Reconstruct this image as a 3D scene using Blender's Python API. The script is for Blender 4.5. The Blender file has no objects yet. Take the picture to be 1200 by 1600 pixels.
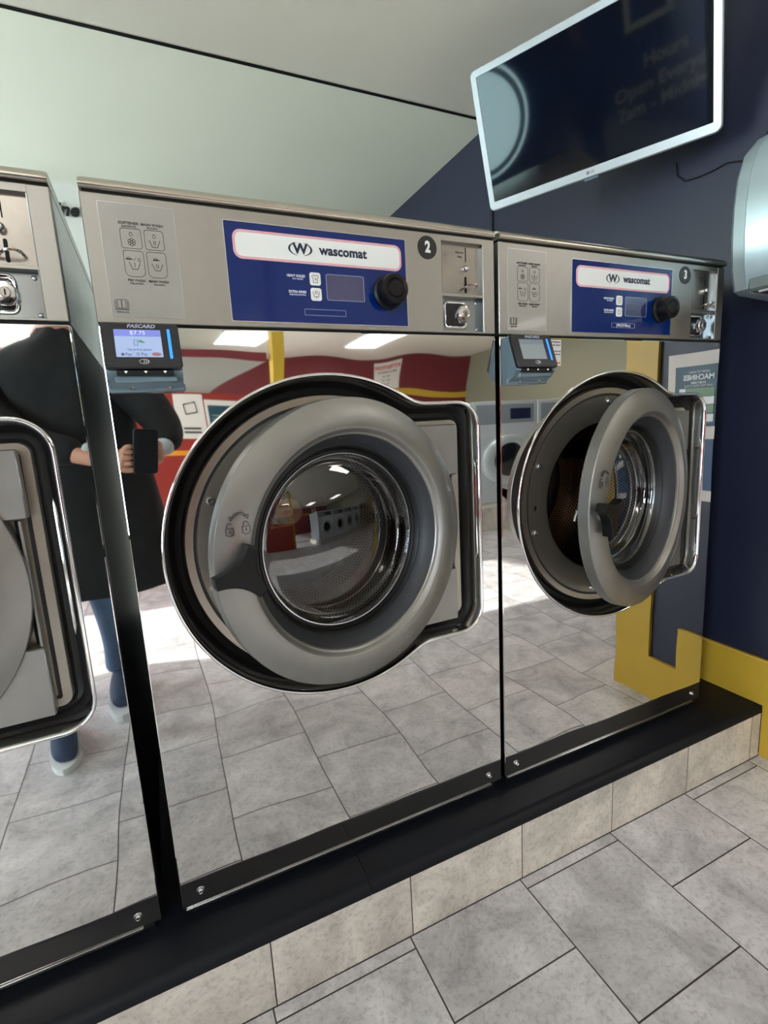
import bpy, math, random
from mathutils import Vector, Matrix
from math import sin, cos, pi, sqrt
random.seed(4)
SC = bpy.context.scene
COL = SC.collection
SC.view_settings.view_transform = 'Standard'
SC.view_settings.look = 'None'
SC.view_settings.exposure = 0.40
SC.view_settings.gamma = 1.0
SC.view_settings.use_curve_mapping = False
W = .72                 # washer width
FZ = -.1856             # floor level
LZ = -.022              # top of the black ledge
CZ = 2.179              # ceiling level
RX = 1.614              # right wall
BY = 1.184              # glass behind the washers

# ------------------------------------------------------------------ materials
def lin(c):
    return tuple((x/12.92 if x <= .04045 else ((x+.055)/1.055)**2.4) for x in [v/255 for v in c]) + (1,)
MATS = {}
def mat(name, rgb, rough=.5, metal=0, noise=None, bump=None, coat=0, spec=.5, emit=None, aniso=0):
    """noise=(scale, amount) colour mottling; bump=(scale, strength, distance)"""
    if name in MATS: return MATS[name]
    m = bpy.data.materials.new(name); m.use_nodes = True
    nt = m.node_tree; b = nt.nodes['Principled BSDF']
    c = lin(rgb)
    b.inputs['Base Color'].default_value = c
    b.inputs['Roughness'].default_value = rough
    b.inputs['Metallic'].default_value = metal
    b.inputs['Coat Weight'].default_value = coat
    b.inputs['Coat Roughness'].default_value = .05
    b.inputs['Specular IOR Level'].default_value = spec
    geo = nt.nodes.new('ShaderNodeNewGeometry')
    if noise:
        n = nt.nodes.new('ShaderNodeTexNoise'); n.inputs['Scale'].default_value = noise[0]; n.inputs['Detail'].default_value = 5
        nt.links.new(geo.outputs['Position'], n.inputs['Vector'])
        r = nt.nodes.new('ShaderNodeMapRange'); r.inputs['To Min'].default_value = 1-noise[1]; r.inputs['To Max'].default_value = 1+noise[1]
        nt.links.new(n.outputs['Fac'], r.inputs['Value'])
        mx = nt.nodes.new('ShaderNodeVectorMath'); mx.operation = 'SCALE'; mx.inputs[0].default_value = c[:3]
        nt.links.new(r.outputs['Result'], mx.inputs['Scale'])
        nt.links.new(mx.outputs['Vector'], b.inputs['Base Color'])
        r2 = nt.nodes.new('ShaderNodeMapRange'); r2.inputs['To Min'].default_value = max(0, rough*(1-noise[1])); r2.inputs['To Max'].default_value = rough*(1+noise[1])
        nt.links.new(n.outputs['Fac'], r2.inputs['Value']); nt.links.new(r2.outputs['Result'], b.inputs['Roughness'])
    if bump:
        n = nt.nodes.new('ShaderNodeTexNoise'); n.inputs['Scale'].default_value = bump[0]; n.inputs['Detail'].default_value = 1.0
        nt.links.new(geo.outputs['Position'], n.inputs['Vector'])
        bp = nt.nodes.new('ShaderNodeBump'); bp.inputs['Strength'].default_value = bump[1]; bp.inputs['Distance'].default_value = bump[2]
        nt.links.new(n.outputs['Fac'], bp.inputs['Height']); nt.links.new(bp.outputs['Normal'], b.inputs['Normal'])
    if emit:
        b.inputs['Emission Color'].default_value = c; b.inputs['Emission Strength'].default_value = emit
    MATS[name] = m; return m

def glassmat(name, tint, refl=1.0, ior=1.45, rough=0.0):
    m = bpy.data.materials.new(name); m.use_nodes = True; nt = m.node_tree
    for n in list(nt.nodes): nt.nodes.remove(n)
    o = nt.nodes.new('ShaderNodeOutputMaterial'); t = nt.nodes.new('ShaderNodeBsdfTransparent'); g = nt.nodes.new('ShaderNodeBsdfGlossy')
    t.inputs['Color'].default_value = tint+(1,); g.inputs['Roughness'].default_value = rough
    f = nt.nodes.new('ShaderNodeFresnel'); f.inputs['IOR'].default_value = ior
    mu = nt.nodes.new('ShaderNodeMath'); mu.operation = 'MULTIPLY'; mu.inputs[1].default_value = refl; mu.use_clamp = True
    mx = nt.nodes.new('ShaderNodeMixShader')
    nt.links.new(f.outputs[0], mu.inputs[0]); nt.links.new(mu.outputs[0], mx.inputs[0])
    nt.links.new(t.outputs[0], mx.inputs[1]); nt.links.new(g.outputs[0], mx.inputs[2]); nt.links.new(mx.outputs[0], o.inputs[0])
    return m

def tilemat(name, base, mode):
    m = bpy.data.materials.new(name); m.use_nodes = True; nt = m.node_tree; b = nt.nodes['Principled BSDF']
    L = nt.links.new
    geo = nt.nodes.new('ShaderNodeNewGeometry'); sep = nt.nodes.new('ShaderNodeSeparateXYZ'); L(geo.outputs['Position'], sep.inputs[0])
    com = nt.nodes.new('ShaderNodeCombineXYZ')
    def add(sock, v):
        a = nt.nodes.new('ShaderNodeMath'); a.operation = 'ADD'; a.inputs[1].default_value = v; L(sock, a.inputs[0]); return a.outputs[0]
    br = nt.nodes.new('ShaderNodeTexBrick')
    br.inputs['Scale'].default_value = 1; br.inputs['Mortar Smooth'].default_value = .1; br.inputs['Bias'].default_value = 0
    br.inputs['Color1'].default_value = (.2, .2, .2, 1); br.inputs['Color2'].default_value = (.8, .8, .8, 1); br.inputs['Mortar'].default_value = (.5, .5, .5, 1)
    if mode == 'floor':
        L(add(sep.outputs['Y'], .119+.286*60), com.inputs[0]); L(add(sep.outputs['X'], -.129+.284*61), com.inputs[1])
        br.inputs['Brick Width'].default_value = .286; br.inputs['Row Height'].default_value = .284; br.offset = .5; br.offset_frequency = 2
        br.inputs['Mortar Size'].default_value = .0016
    else:
        L(add(sep.outputs['X'], -.4206+.2839*40), com.inputs[0]); L(add(sep.outputs['Z'], 20.), com.inputs[1])
        br.inputs['Brick Width'].default_value = .2839; br.inputs['Row Height'].default_value = 7.7; br.offset = 0
        br.inputs['Mortar Size'].default_value = .0013
    L(com.outputs[0], br.inputs['Vector'])
    # mottled ceramic: big clouds + fine pitted grain, shifted per tile
    sh = nt.nodes.new('ShaderNodeVectorMath'); sh.operation = 'SCALE'; sh.inputs['Scale'].default_value = 9; L(br.outputs['Color'], sh.inputs[0])
    av = nt.nodes.new('ShaderNodeVectorMath'); av.operation = 'ADD'; L(sh.outputs[0], av.inputs[0]); L(geo.outputs['Position'], av.inputs[1])
    n1 = nt.nodes.new('ShaderNodeTexNoise'); n1.inputs['Scale'].default_value = 6.5; n1.inputs['Detail'].default_value = 9; n1.inputs['Roughness'].default_value = .68; n1.inputs['Distortion'].default_value = .5; L(av.outputs[0], n1.inputs['Vector'])
    n2 = nt.nodes.new('ShaderNodeTexNoise'); n2.inputs['Scale'].default_value = 95; n2.inputs['Detail'].default_value = 4; n2.inputs['Roughness'].default_value = .75; L(av.outputs[0], n2.inputs['Vector'])
    cr = nt.nodes.new('ShaderNodeValToRGB'); e = cr.color_ramp.elements
    e[0].position = .32; e[0].color = lin(tuple(int(v*.84) for v in base)); e[1].position = .64; e[1].color = lin(tuple(min(255, int(v*1.12)) for v in base))
    L(n1.outputs['Fac'], cr.inputs['Fac'])
    cr2 = nt.nodes.new('ShaderNodeValToRGB'); e = cr2.color_ramp.elements
    e[0].position = .38; e[0].color = (.70, .68, .66, 1); e[1].position = .5; e[1].color = (1, 1, 1, 1); L(n2.outputs['Fac'], cr2.inputs['Fac'])
    mm = nt.nodes.new('ShaderNodeMix'); mm.data_type = 'RGBA'; mm.blend_type = 'MULTIPLY'; mm.inputs[0].default_value = .7
    L(cr.outputs[0], mm.inputs[6]); L(cr2.outputs[0], mm.inputs[7])
    tv = nt.nodes.new('ShaderNodeMapRange'); tv.inputs['From Min'].default_value = .2; tv.inputs['From Max'].default_value = .8; tv.inputs['To Min'].default_value = .93; tv.inputs['To Max'].default_value = 1.05
    sc = nt.nodes.new('ShaderNodeSeparateColor'); L(br.outputs['Color'], sc.inputs[0]); L(sc.outputs[0], tv.inputs['Value'])
    vm = nt.nodes.new('ShaderNodeVectorMath'); vm.operation = 'SCALE'; L(mm.outputs[2], vm.inputs[0]); L(tv.outputs[0], vm.inputs['Scale'])
    fm = nt.nodes.new('ShaderNodeMix'); fm.data_type = 'RGBA'; L(br.outputs['Fac'], fm.inputs[0]); L(vm.outputs[0], fm.inputs[6]); fm.inputs[7].default_value = lin((62, 56, 54))
    L(fm.outputs[2], b.inputs['Base Color'])
    b.inputs['Roughness'].default_value = .42
    inv = nt.nodes.new('ShaderNodeMath'); inv.operation = 'SUBTRACT'; inv.inputs[0].default_value = 1; L(br.outputs['Fac'], inv.inputs[1])
    ad = nt.nodes.new('ShaderNodeMath'); ad.operation = 'MULTIPLY_ADD'; L(n2.outputs['Fac'], ad.inputs[0]); ad.inputs[1].default_value = .12; L(inv.outputs[0], ad.inputs[2])
    bp = nt.nodes.new('ShaderNodeBump'); bp.inputs['Strength'].default_value = .5; bp.inputs['Distance'].default_value = .0015
    L(ad.outputs[0], bp.inputs['Height']); L(bp.outputs['Normal'], b.inputs['Normal'])
    return m

def perfmat(name, pitch, metalc=(150, 128, 108)):
    m = bpy.data.materials.new(name); m.use_nodes = True; nt = m.node_tree; b = nt.nodes['Principled BSDF']; L = nt.links.new
    uv = nt.nodes.new('ShaderNodeUVMap')
    outs = []
    for off in ((0, 0, 0), (.5, .5, 0)):
        mp = nt.nodes.new('ShaderNodeMapping'); mp.inputs['Scale'].default_value = (1/pitch, 1/(pitch*1.732), 1); mp.inputs['Location'].default_value = off
        L(uv.outputs[0], mp.inputs[0])
        fr = nt.nodes.new('ShaderNodeVectorMath'); fr.operation = 'FRACTION'; L(mp.outputs[0], fr.inputs[0])
        sb = nt.nodes.new('ShaderNodeVectorMath'); sb.operation = 'SUBTRACT'; sb.inputs[1].default_value = (.5, .5, 0); L(fr.outputs[0], sb.inputs[0])
        ms = nt.nodes.new('ShaderNodeVectorMath'); ms.operation = 'MULTIPLY'; ms.inputs[1].default_value = (1, 1.732, 0); L(sb.outputs[0], ms.inputs[0])
        ln = nt.nodes.new('ShaderNodeVectorMath'); ln.operation = 'LENGTH'; L(ms.outputs[0], ln.inputs[0]); outs.append(ln.outputs['Value'])
    mn = nt.nodes.new('ShaderNodeMath'); mn.operation = 'MINIMUM'; L(outs[0], mn.inputs[0]); L(outs[1], mn.inputs[1])
    st = nt.nodes.new('ShaderNodeMath'); st.operation = 'GREATER_THAN'; st.inputs[1].default_value = .33; L(mn.outputs[0], st.inputs[0])
    mx = nt.nodes.new('ShaderNodeMix'); mx.data_type = 'RGBA'; mx.inputs[6].default_value = (.004, .004, .004, 1); mx.inputs[7].default_value = lin(metalc); L(st.outputs[0], mx.inputs[0])
    L(mx.outputs[2], b.inputs['Base Color']); L(st.outputs[0], b.inputs['Metallic']); b.inputs['Roughness'].default_value = .32
    b.inputs['Specular IOR Level'].default_value = .1
    return m

M_mirror = mat('polished_steel', (222, 221, 219), .022, 1, bump=(3.4, .32, .010))
M_mirror2 = mat('side_steel', (120, 120, 120), .16, 1, noise=(6, .3), bump=(3, .3, .004))
M_chrome = mat('chrome', (225, 225, 226), .07, 1, bump=(6, .15, .003))
M_brush = mat('brushed_steel', (166, 164, 158), .42, 1, noise=(38, .05))
M_cap = mat('cap_steel', (196, 190, 180), .24, 1, noise=(20, .12))
M_label = mat('label_film', (158, 156, 150), .3, .35, noise=(20, .06), coat=.3)
M_cast = mat('cast_aluminium', (148, 147, 143), .4, .85, noise=(26, .13))
M_plate = mat('pressed_plate', (168, 162, 150), .36, .9, noise=(14, .10))
M_edge = mat('bare_edge', (200, 202, 205), .25, 1)
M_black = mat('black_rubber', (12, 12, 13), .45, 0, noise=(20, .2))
M_gasket = mat('charcoal_gasket', (38, 41, 46), .5, 0, noise=(12, .1))
M_bplast = mat('black_plastic', (9, 9, 11), .38, 0, spec=.28)
M_dark = mat('dark_void', (5, 5, 5), .8)
M_side = mat('side_black', (14, 14, 16), .35, 0)
M_darksteel = mat('dark_steel', (60, 60, 62), .3, 1)
M_blue = mat('control_blue', (0, 32, 98), .08, 0, spec=.4, coat=0, bump=(9, .12, .004))
M_white = mat('badge_white', (226, 229, 226), .3, coat=.3)
M_pink = mat('badge_pink', (226, 120, 142), .4)
M_navy = mat('logo_navy', (22, 34, 62), .4)
M_ink = mat('label_ink', (60, 58, 56), .5)
M_silk = mat('silk_white', (214, 220, 230), .5)
M_silkb = mat('silk_outline', (150, 160, 190), .4)
M_lcd = mat('display_window', (46, 48, 92), .08, coat=1)
M_num = mat('number_black', (24, 26, 28), .35)
M_coin = mat('worn_steel', (158, 153, 146), .3, 1, noise=(30, .22))
M_zinc = mat('zinc_plate', (150, 156, 158), .2, 1, noise=(24, .12))
M_perf = perfmat('perforated_steel', .0105, (168, 146, 126))
M_hub = mat('hub_brass', (250, 222, 180), .4, .3, noise=(60, .15))
M_glass = glassmat('door_glass', (.78, .79, .78), 3.0, 1.5)
M_acr = mat('grey_housing', (112, 132, 142), .22, .2, coat=.4)
M_floor = tilemat('floor_tile', (205, 202, 204), 'floor')
M_riser = tilemat('riser_tile', (205, 198, 186), 'riser')
M_ledge = mat('black_vinyl', (11, 14, 22), .5, 0, spec=.25, noise=(7, .25), bump=(40, .15, .001))
M_yel = mat('yellow_paint', (196, 160, 52), .4, noise=(12, .07), bump=(60, .2, .001))
M_navyw = mat('navy_paint', (32, 36, 56), .42, noise=(4, .08), bump=(70, .25, .001))
M_ceil = mat('ceiling_paint', (242, 236, 220), .75, noise=(2.2, .05), bump=(45, .2, .001))
M_bayc = mat('bay_ceiling_paint', (234, 231, 214), .75, noise=(2, .05))
M_bayw = mat('bay_wall_white', (246, 246, 244), .7)
M_maroon = mat('maroon_paint', (112, 34, 42), .5, noise=(5, .08))
M_red = mat('red_paint', (150, 44, 34), .4, noise=(5, .08))
M_orange = mat('orange_stripe', (236, 150, 30), .4)
M_paper = mat('poster_paper', (226, 218, 208), .6)
M_teal = mat('poster_teal', (30, 72, 88), .4)
M_green = mat('poster_green', (120, 150, 118), .5)
M_pblue = mat('poster_blue', (16, 62, 104), .4)
M_wframe = mat('window_frame', (54, 56, 62), .35, .6)
M_wallw = mat('left_wall_paint', (196, 190, 178), .7)

# ------------------------------------------------------------------ mesh helpers
class MB:
    def __init__(s): s.v = []; s.f = []; s.uv = None
    def add(s, vs, fs):
        o = len(s.v); s.v += [tuple(v) for v in vs]; s.f += [tuple(i+o for i in f) for f in fs]; return s
    def loft(s, rings, closed=True, cap0=False, cap1=False):
        n = len(rings[0]); o = len(s.v)
        for r in rings: s.v += [tuple(p) for p in r]
        for i in range(len(rings)-1):
            for j in range(n if closed else n-1):
                k = (j+1) % n
                s.f.append((o+i*n+j, o+i*n+k, o+(i+1)*n+k, o+(i+1)*n+j))
        if cap0: s.f.append(tuple(o+j for j in range(n))[::-1])
        if cap1: s.f.append(tuple(o+(len(rings)-1)*n+j for j in range(n)))
        return s
    def box(s, a, b, c=0.0):
        """box between corners with chamfer c"""
        x0, y0, z0 = [min(p, q) for p, q in zip(a, b)]; x1, y1, z1 = [max(p, q) for p, q in zip(a, b)]
        c = min(c, (x1-x0)*.45, (y1-y0)*.45, (z1-z0)*.45)
        if c <= 0:
            return s.add([(x0,y0,z0),(x1,y0,z0),(x1,y1,z0),(x0,y1,z0),(x0,y0,z1),(x1,y0,z1),(x1,y1,z1),(x0,y1,z1)],
                         [(0,3,2,1),(4,5,6,7),(0,1,5,4),(1,2,6,5),(2,3,7,6),(3,0,4,7)])
        def ring(i, z): return [(x0+i+c, y0+i, z), (x1-i-c, y0+i, z), (x1-i, y0+i+c, z), (x1-i, y1-i-c, z), (x1-i-c, y1-i, z), (x0+i+c, y1-i, z), (x0+i, y1-i-c, z), (x0+i, y0+i+c, z)]
        def ring2(i, z): return [(x0+c+0*i, y0+i, z), (x1-c, y0+i, z), (x1-i, y0+c, z), (x1-i, y1-c, z), (x1-c, y1-i, z), (x0+c, y1-i, z), (x0+i, y1-c, z), (x0+i, y0+c, z)]
        cc = c*.98
        return s.loft([ring2(cc, z0), ring2(0, z0+c), ring2(0, z1-c), ring2(cc, z1)], True, True, True)
    def build(s, name, m, parent=None, smooth=40, loc=None, key=None):
        me = bpy.data.meshes.new(name); me.from_pydata(s.v, [], s.f); me.materials.append(m)
        me.validate(); me.update()
        import bmesh
        bm = bmesh.new(); bm.from_mesh(me)
        bmesh.ops.remove_doubles(bm, verts=bm.verts, dist=1e-6)
        if s.uv is None: bmesh.ops.recalc_face_normals(bm, faces=bm.faces)
        bm.to_mesh(me); bm.free()
        for p in me.polygons: p.use_smooth = True
        me.set_sharp_from_angle(angle=math.radians(smooth))
        return link(name, me, parent, loc)
def link(name, data, parent=None, loc=None):
    o = bpy.data.objects.new(name, data); COL.objects.link(o)
    if loc is not None: o.location = loc
    if parent: o.parent = parent
    return o
def tag(o, label, cat, group=None):
    o['label'] = label; o['category'] = cat
    if group: o['group'] = group
    return o
def struct(o): o['kind'] = 'structure'; return o
def thing(name, label, cat, loc=(0, 0, 0), rz=0, group=None):
    o = bpy.data.objects.new(name, None); COL.objects.link(o); o.location = loc; o.rotation_euler = (0, 0, rz); o.empty_display_size = .1
    return tag(o, label, cat, group)
def rrect(x0, x1, z0, z1, r, n=6):
    pts = []
    r = min(r, (x1-x0)*.499, (z1-z0)*.499)
    for cx, cz, a in ((x1-r, z1-r, 0), (x0+r, z1-r, 90), (x0+r, z0+r, 180), (x1-r, z0+r, 270)):
        for i in range(n+1):
            t = math.radians(a+90*i/n); pts.append((cx+r*cos(t), cz+r*sin(t)))
    return pts
def inset(pts, d):
    """move a closed outline inwards by d"""
    n = len(pts); out = []
    area = sum(pts[i][0]*pts[(i+1) % n][1]-pts[(i+1) % n][0]*pts[i][1] for i in range(n)); sg = 1 if area > 0 else -1
    for i in range(n):
        p, q, r = pts[i-1], pts[i], pts[(i+1) % n]
        tx, tz = r[0]-p[0], r[1]-p[1]; l = math.hypot(tx, tz) or 1
        out.append((q[0]-sg*tz/l*d, q[1]+sg*tx/l*d))
    return out
def slab(mb, pts, yf, yb, c=0.0):
    """outline in XZ given thickness from front yf to back yb (yf<yb), chamfered front edge"""
    R = []
    if c > 0: R.append([(x, yf, z) for x, z in inset(pts, c)]); R.append([(x, yf+c, z) for x, z in pts])
    else: R.append([(x, yf, z) for x, z in pts])
    R.append([(x, yb, z) for x, z in pts])
    return mb.loft(R, True, True, True)
def frame2(mb, outer, inner, yf, yb):
    n = len(outer)
    return mb.loft([[(x, yb, z) for x, z in outer], [(x, yf, z) for x, z in outer], [(x, yf, z) for x, z in inner], [(x, yb, z) for x, z in inner]], True)
def lathe(mb, prof, c, n=96, a0=0, a1=2*pi, cap=False):
    """profile [(r,y)] around the Y axis at c=(x,z)"""
    cl = abs(a1-a0-2*pi) < 1e-6
    k = n if cl else n+1
    R = [[(c[0]+r*cos(a0+(a1-a0)*j/n), y, c[1]+r*sin(a0+(a1-a0)*j/n)) for j in range(k)] for r, y in prof]
    return mb.loft(R, cl, cap, cap)
def disc(mb, c, r, yf, yb, n=32, ch=0.0):
    return slab(mb, [(c[0]+r*cos(2*pi*i/n), c[1]+r*sin(2*pi*i/n)) for i in range(n)], yf, yb, ch)
def tube(mb, pts, r, n=8, cap=True, closed=False):
    pts = [Vector(p) for p in pts]; N = len(pts); rings = []
    rs = r if isinstance(r, (list, tuple)) else [r]*N
    up = None
    for i, p in enumerate(pts):
        a = pts[(i-1) % N] if (closed or i > 0) else p; b = pts[(i+1) % N] if (closed or i < N-1) else p
        t = (b-a).normalized()
        if up is None: up = t.orthogonal().normalized()
        up = (up-t*up.dot(t)).normalized(); s = t.cross(up)
        rings.append([tuple(p+(up*cos(2*pi*j/n)+s*sin(2*pi*j/n))*rs[i]) for j in range(n)])
    if closed: rings.append(rings[0])
    return mb.loft(rings, True, cap and not closed, cap and not closed)
def text_mb(mb, s, size, pos, right=(1, 0, 0), up=(0, 0, 1), bold=0.0, shear=0.0, ext=.0003, align='CENTER', sx=1.0, space=1.0):
    """lettering as thin mesh, centred on pos in the plane (right, up)"""
    cu = bpy.data.curves.new('lettering', 'FONT'); cu.body = s; cu.size = size; cu.align_x = align; cu.align_y = 'CENTER'
    cu.offset = bold*size; cu.shear = shear; cu.extrude = ext; cu.resolution_u = 3; cu.space_character = space
    o = bpy.data.objects.new('lettering', cu); COL.objects.link(o)
    me = bpy.data.meshes.new_from_object(o); COL.objects.unlink(o); bpy.data.objects.remove(o)
    R = Vector(right).normalized(); U = Vector(up).normalized(); N = R.cross(U); P = Vector(pos)
    mb.add([tuple(P+R*v.co.x*sx+U*v.co.y+N*v.co.z) for v in me.vertices], [tuple(p.vertices) for p in me.polygons])
    bpy.data.meshes.remove(me); bpy.data.curves.remove(cu)
    return mb
def line(mb, pts, w, y, t=.0004, closed=False):
    """flat drawn line in XZ at depth y"""
    n = len(pts)
    for i in range(n if closed else n-1):
        a, b = pts[i], pts[(i+1) % n]; dx, dz = b[0]-a[0], b[1]-a[1]; l = math.hypot(dx, dz)
        if l < 1e-7: continue
        nx, nz = -dz/l*w/2, dx/l*w/2; ex, ez = dx/l*w*.3, dz/l*w*.3
        q = [(a[0]-ex+nx, a[1]-ez+nz), (a[0]-ex-nx, a[1]-ez-nz), (b[0]+ex-nx, b[1]+ez-nz), (b[0]+ex+nx, b[1]+ez+nz)]
        mb.add([(x, y, z) for x, z in q]+[(x, y+t, z) for x, z in q], [(0, 1, 2, 3), (0, 4, 5, 1), (1, 5, 6, 2), (2, 6, 7, 3), (3, 7, 4, 0)])
    return mb
def arc(cx, cz, r, a0, a1, n=12, rz=None):
    rz = rz or r
    return [(cx+r*cos(math.radians(a0+(a1-a0)*i/n)), cz+rz*sin(math.radians(a0+(a1-a0)*i/n))) for i in range(n+1)]

# ------------------------------------------------------------------ washer
OC = (.350, .649)
def sdf(px, pz):
    d1 = math.hypot(px, pz)-.303
    x0, x1, z0, z1, r = .20-OC[0], .674-OC[0], .400-OC[1], .895-OC[1], .052
    qx = abs(px-(x0+x1)/2)-((x1-x0)/2-r); qz = abs(pz-(z0+z1)/2)-((z1-z0)/2-r)
    d2 = math.hypot(max(qx, 0), max(qz, 0))+min(max(qx, qz), 0)-r
    k = .016; h = max(k-abs(d1-d2), 0)/k
    return min(d1, d2)-h*h*k*.25
NA = 240
corner_angles = [math.atan2(z-OC[1], x-OC[0]) % (2*pi) for x, z in ((.0015, .0015), (W-.0015, .0015), (W-.0015, 1.0245), (.0015, 1.0245))]
ANG = sorted([2*pi*i/NA for i in range(NA)]+corner_angles+[pi/2*0+a for a in [-.62+i*.012 for i in range(18)] if a > 0]+[(a) % (2*pi) for a in [.60+i*.012 for i in range(18)]]+[(-a) % (2*pi) for a in [.60+i*.012 for i in range(18)]])
ANG = [a for i, a in enumerate(ANG) if i == 0 or a-ANG[i-1] > 1e-5]
_cache = {}
def outline(o):
    k = round(o, 5)
    if k in _cache: return _cache[k]
    out = []
    for a in ANG:
        lo, hi = .1, .55
        for _ in range(26):
            mid = (lo+hi)/2
            if sdf(mid*cos(a), mid*sin(a))+o < 0: lo = mid
            else: hi = mid
        out.append((OC[0]+lo*cos(a), OC[1]+lo*sin(a)))
    _cache[k] = out; return out
def circle_a(r): return [(OC[0]+r*cos(a), OC[1]+r*sin(a)) for a in ANG]
def rect_a(x0, x1, z0, z1):
    out = []
    for a in ANG:
        c, s = cos(a), sin(a); t = 9
        if c > 1e-9: t = min(t, (x1-OC[0])/c)
        if c < -1e-9: t = min(t, (x0-OC[0])/c)
        if s > 1e-9: t = min(t, (z1-OC[1])/s)
        if s < -1e-9: t = min(t, (z0-OC[1])/s)
        out.append((OC[0]+t*c, OC[1]+t*s))
    return out
def at(pts, y): return [(x, y, z) for x, z in pts]
HX, HY = .631, .019       # door hinge

def make_washer(x, label, num, door_angle, handle_turn, extra=None):
    T = thing('washing_machine', label, 'washing machine', (x, 0, 0), 0)
    # cabinet shell: two side panels, back, with the front left open
    m = MB(); m.box((.001, .012, 0), (W-.001, .86, 1.03), 0)
    # shell made as an open box so the drum can sit inside
    m = MB()
    for a, b in (((.001, .02, .0), (.006, .86, 1.029)), ((W-.006, .02, .0), (W-.001, .86, 1.029)), ((.006, .85, .0), (W-.006, .86, 1.029)), ((.006, .02, .0), (W-.006, .85, .006))):
        m.box(a, b)
    m.build('cabinet', M_side, T)
    m = MB(); zz = (1.030, 1.212)
    m.loft([[(.0008, .02, z), (W-.0008, .02, z), (W-.0008, .86, z), (.0008, .86, z)] for z in zz]+[[(.006, .03, z), (W-.006, .03, z), (W-.006, .85, z), (.006, .85, z)] for z in zz[::-1]], True)
    m.build('hood', M_mirror2, T)
    m = MB().box((.012, .012, LZ), (W-.012, .80, -.001), .002); m.build('base_frame', M_zinc, T)
    # top cap with rolled nose
    prof = [(.03, 1.2125), (.001, 1.2125), (-.0035, 1.2135), (-.0055, 1.217), (-.004, 1.2225), (.001, 1.2275), (.009, 1.2315), (.02, 1.233), (.86, 1.233), (.86, 1.215)]
    m = MB(); xs = [(.0005, .92), (.003, .98), (.006, 1), (W-.006, 1), (W-.003, .98), (W-.0005, .92)]
    m.loft([[(xx, y, 1.2125+(z-1.2125)*k) for y, z in prof] for xx, k in xs], True, True, True)
    m.build('top_cap', M_cap, T, 60)
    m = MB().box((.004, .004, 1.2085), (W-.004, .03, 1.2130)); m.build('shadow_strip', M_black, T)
    # control panel with cut-outs for the coin box
    m = MB()
    zc0, zc1 = 1.0300, 1.2088
    CX0, CX1, CB0, CB1, CT0, CT1 = .597, .692, 1.034, 1.098, 1.1035, 1.198
    slab(m, rrect(0, CX0, zc0, zc1, .0015, 2), 0, .02, .0012)
    slab(m, rrect(CX1, W, zc0, zc1, .0015, 2), 0, .02, .0012)
    for a, b in ((zc0, CB0), (CB1, CT0), (CT1, zc1)): m.box((CX0-.001, .0004, a+.0003), (CX1+.001, .02, b-.0003), .0004)
    cp = m.build('control_panel', M_brush, T)
    MB().box((.004, .006, 1.0245), (W-.004, .03, 1.0305)).build('panel_seam', M_dark, T)
    # coin box: upper worn plate, lower lock plate
    m = MB().box((CX0, .010, CT0-.001), (CX1, .014, CT1+.001))
    cpn = m.build('coin_plate', M_coin, T)
    MB().box((.6575, .0095, 1.166), (.6592, .0102, 1.193)).build('coin_slit', M_dark, cpn); m = MB(); slab(m, rrect(.6545, .6595, 1.108, 1.139, .0024), .0094, .0102); m.build('coin_slot', M_dark, cpn)
    m = MB(); lathe(m, [(.0001, -.002), (.003, -.002), (.0052, .000), (.0062, .004), (.0062, .0105)], (.6545, 1.152), 24, cap=False); m.build('coin_button', M_chrome, cpn)
    m = MB(); tube(m, [(.645, .009, 1.1135), (.650, .000, 1.1165), (.658, -.009, 1.1195), (.668, -.010, 1.1205), (.675, -.003, 1.1195), (.678, .008, 1.117)], .0022, 8); m.build('coin_return_lever', M_chrome, cpn)
    m = MB(); text_mb(m, 'Quarters', .0052, (.6445, .0096, 1.183)); text_mb(m, 'Only', .0052, (.6445, .0096, 1.175)); m.build('engraved_words', M_ink, cpn)
    m = MB().box((CX0, .0145, CB0-.001), (CX1, .018, CB1+.001)); lp = m.build('lock_plate', M_zinc, T)
    for xa in (CX1-.0009, CX0-.0003): MB().box((xa, .0010, CB0), (xa+.0012, .0146, CT1)).build('coin_box_liner', M_zinc, T)
    m = MB(); o1 = rrect(.609, .659, 1.042, 1.092, .009)
    m.loft([at(inset(o1, -.003), .0146), at(inset(o1, -.001), .0125), at(inset(o1, .0012), .0125), at(inset(o1, .004), .0146)], True); m.build('lock_bezel', M_chrome, lp)
    m = MB(); slab(m, inset(o1, .003), .0141, .0146); m.build('lock_well', M_darksteel, lp)
    m = MB(); q = [(.6465+.0165*cos(math.radians(22.5+45*i)), 1.0665+.0175*sin(math.radians(22.5+45*i))) for i in range(8)]
    m.loft([at(q, .0145), at(q, .004), at(inset(q, .002), .001), at(inset(q, .0055), .0005)], True, False, True); m.build('lock_knob', M_chrome, lp)
    m = MB(); disc(m, (.6487, 1.0665), .0070, -.0012, .001, 24, .0008); m.build('lock_barrel', M_coin, lp)
    m = MB().box((.6478, -.0016, 1.0625), (.6496, -.0010, 1.0705)); m.build('keyway', M_dark, lp)
    for sx, sz in ((.6835, 1.0905), (.6845, 1.0395), (.6012, 1.0895), (.6018, 1.0400)):
        m = MB(); lathe(m, [(.0001, .0115), (.002, .0118), (.0036, .0135), (.0038, .0148)], (sx, sz), 14); m.build('lock_screw', M_edge, lp)
    # detergent label
    m = MB(); slab(m, rrect(.0215, .1235, 1.0395, 1.1975, .0012, 2), -.0008, .0005, .0004); lb = m.build('detergent_label', M_label, T)
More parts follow.
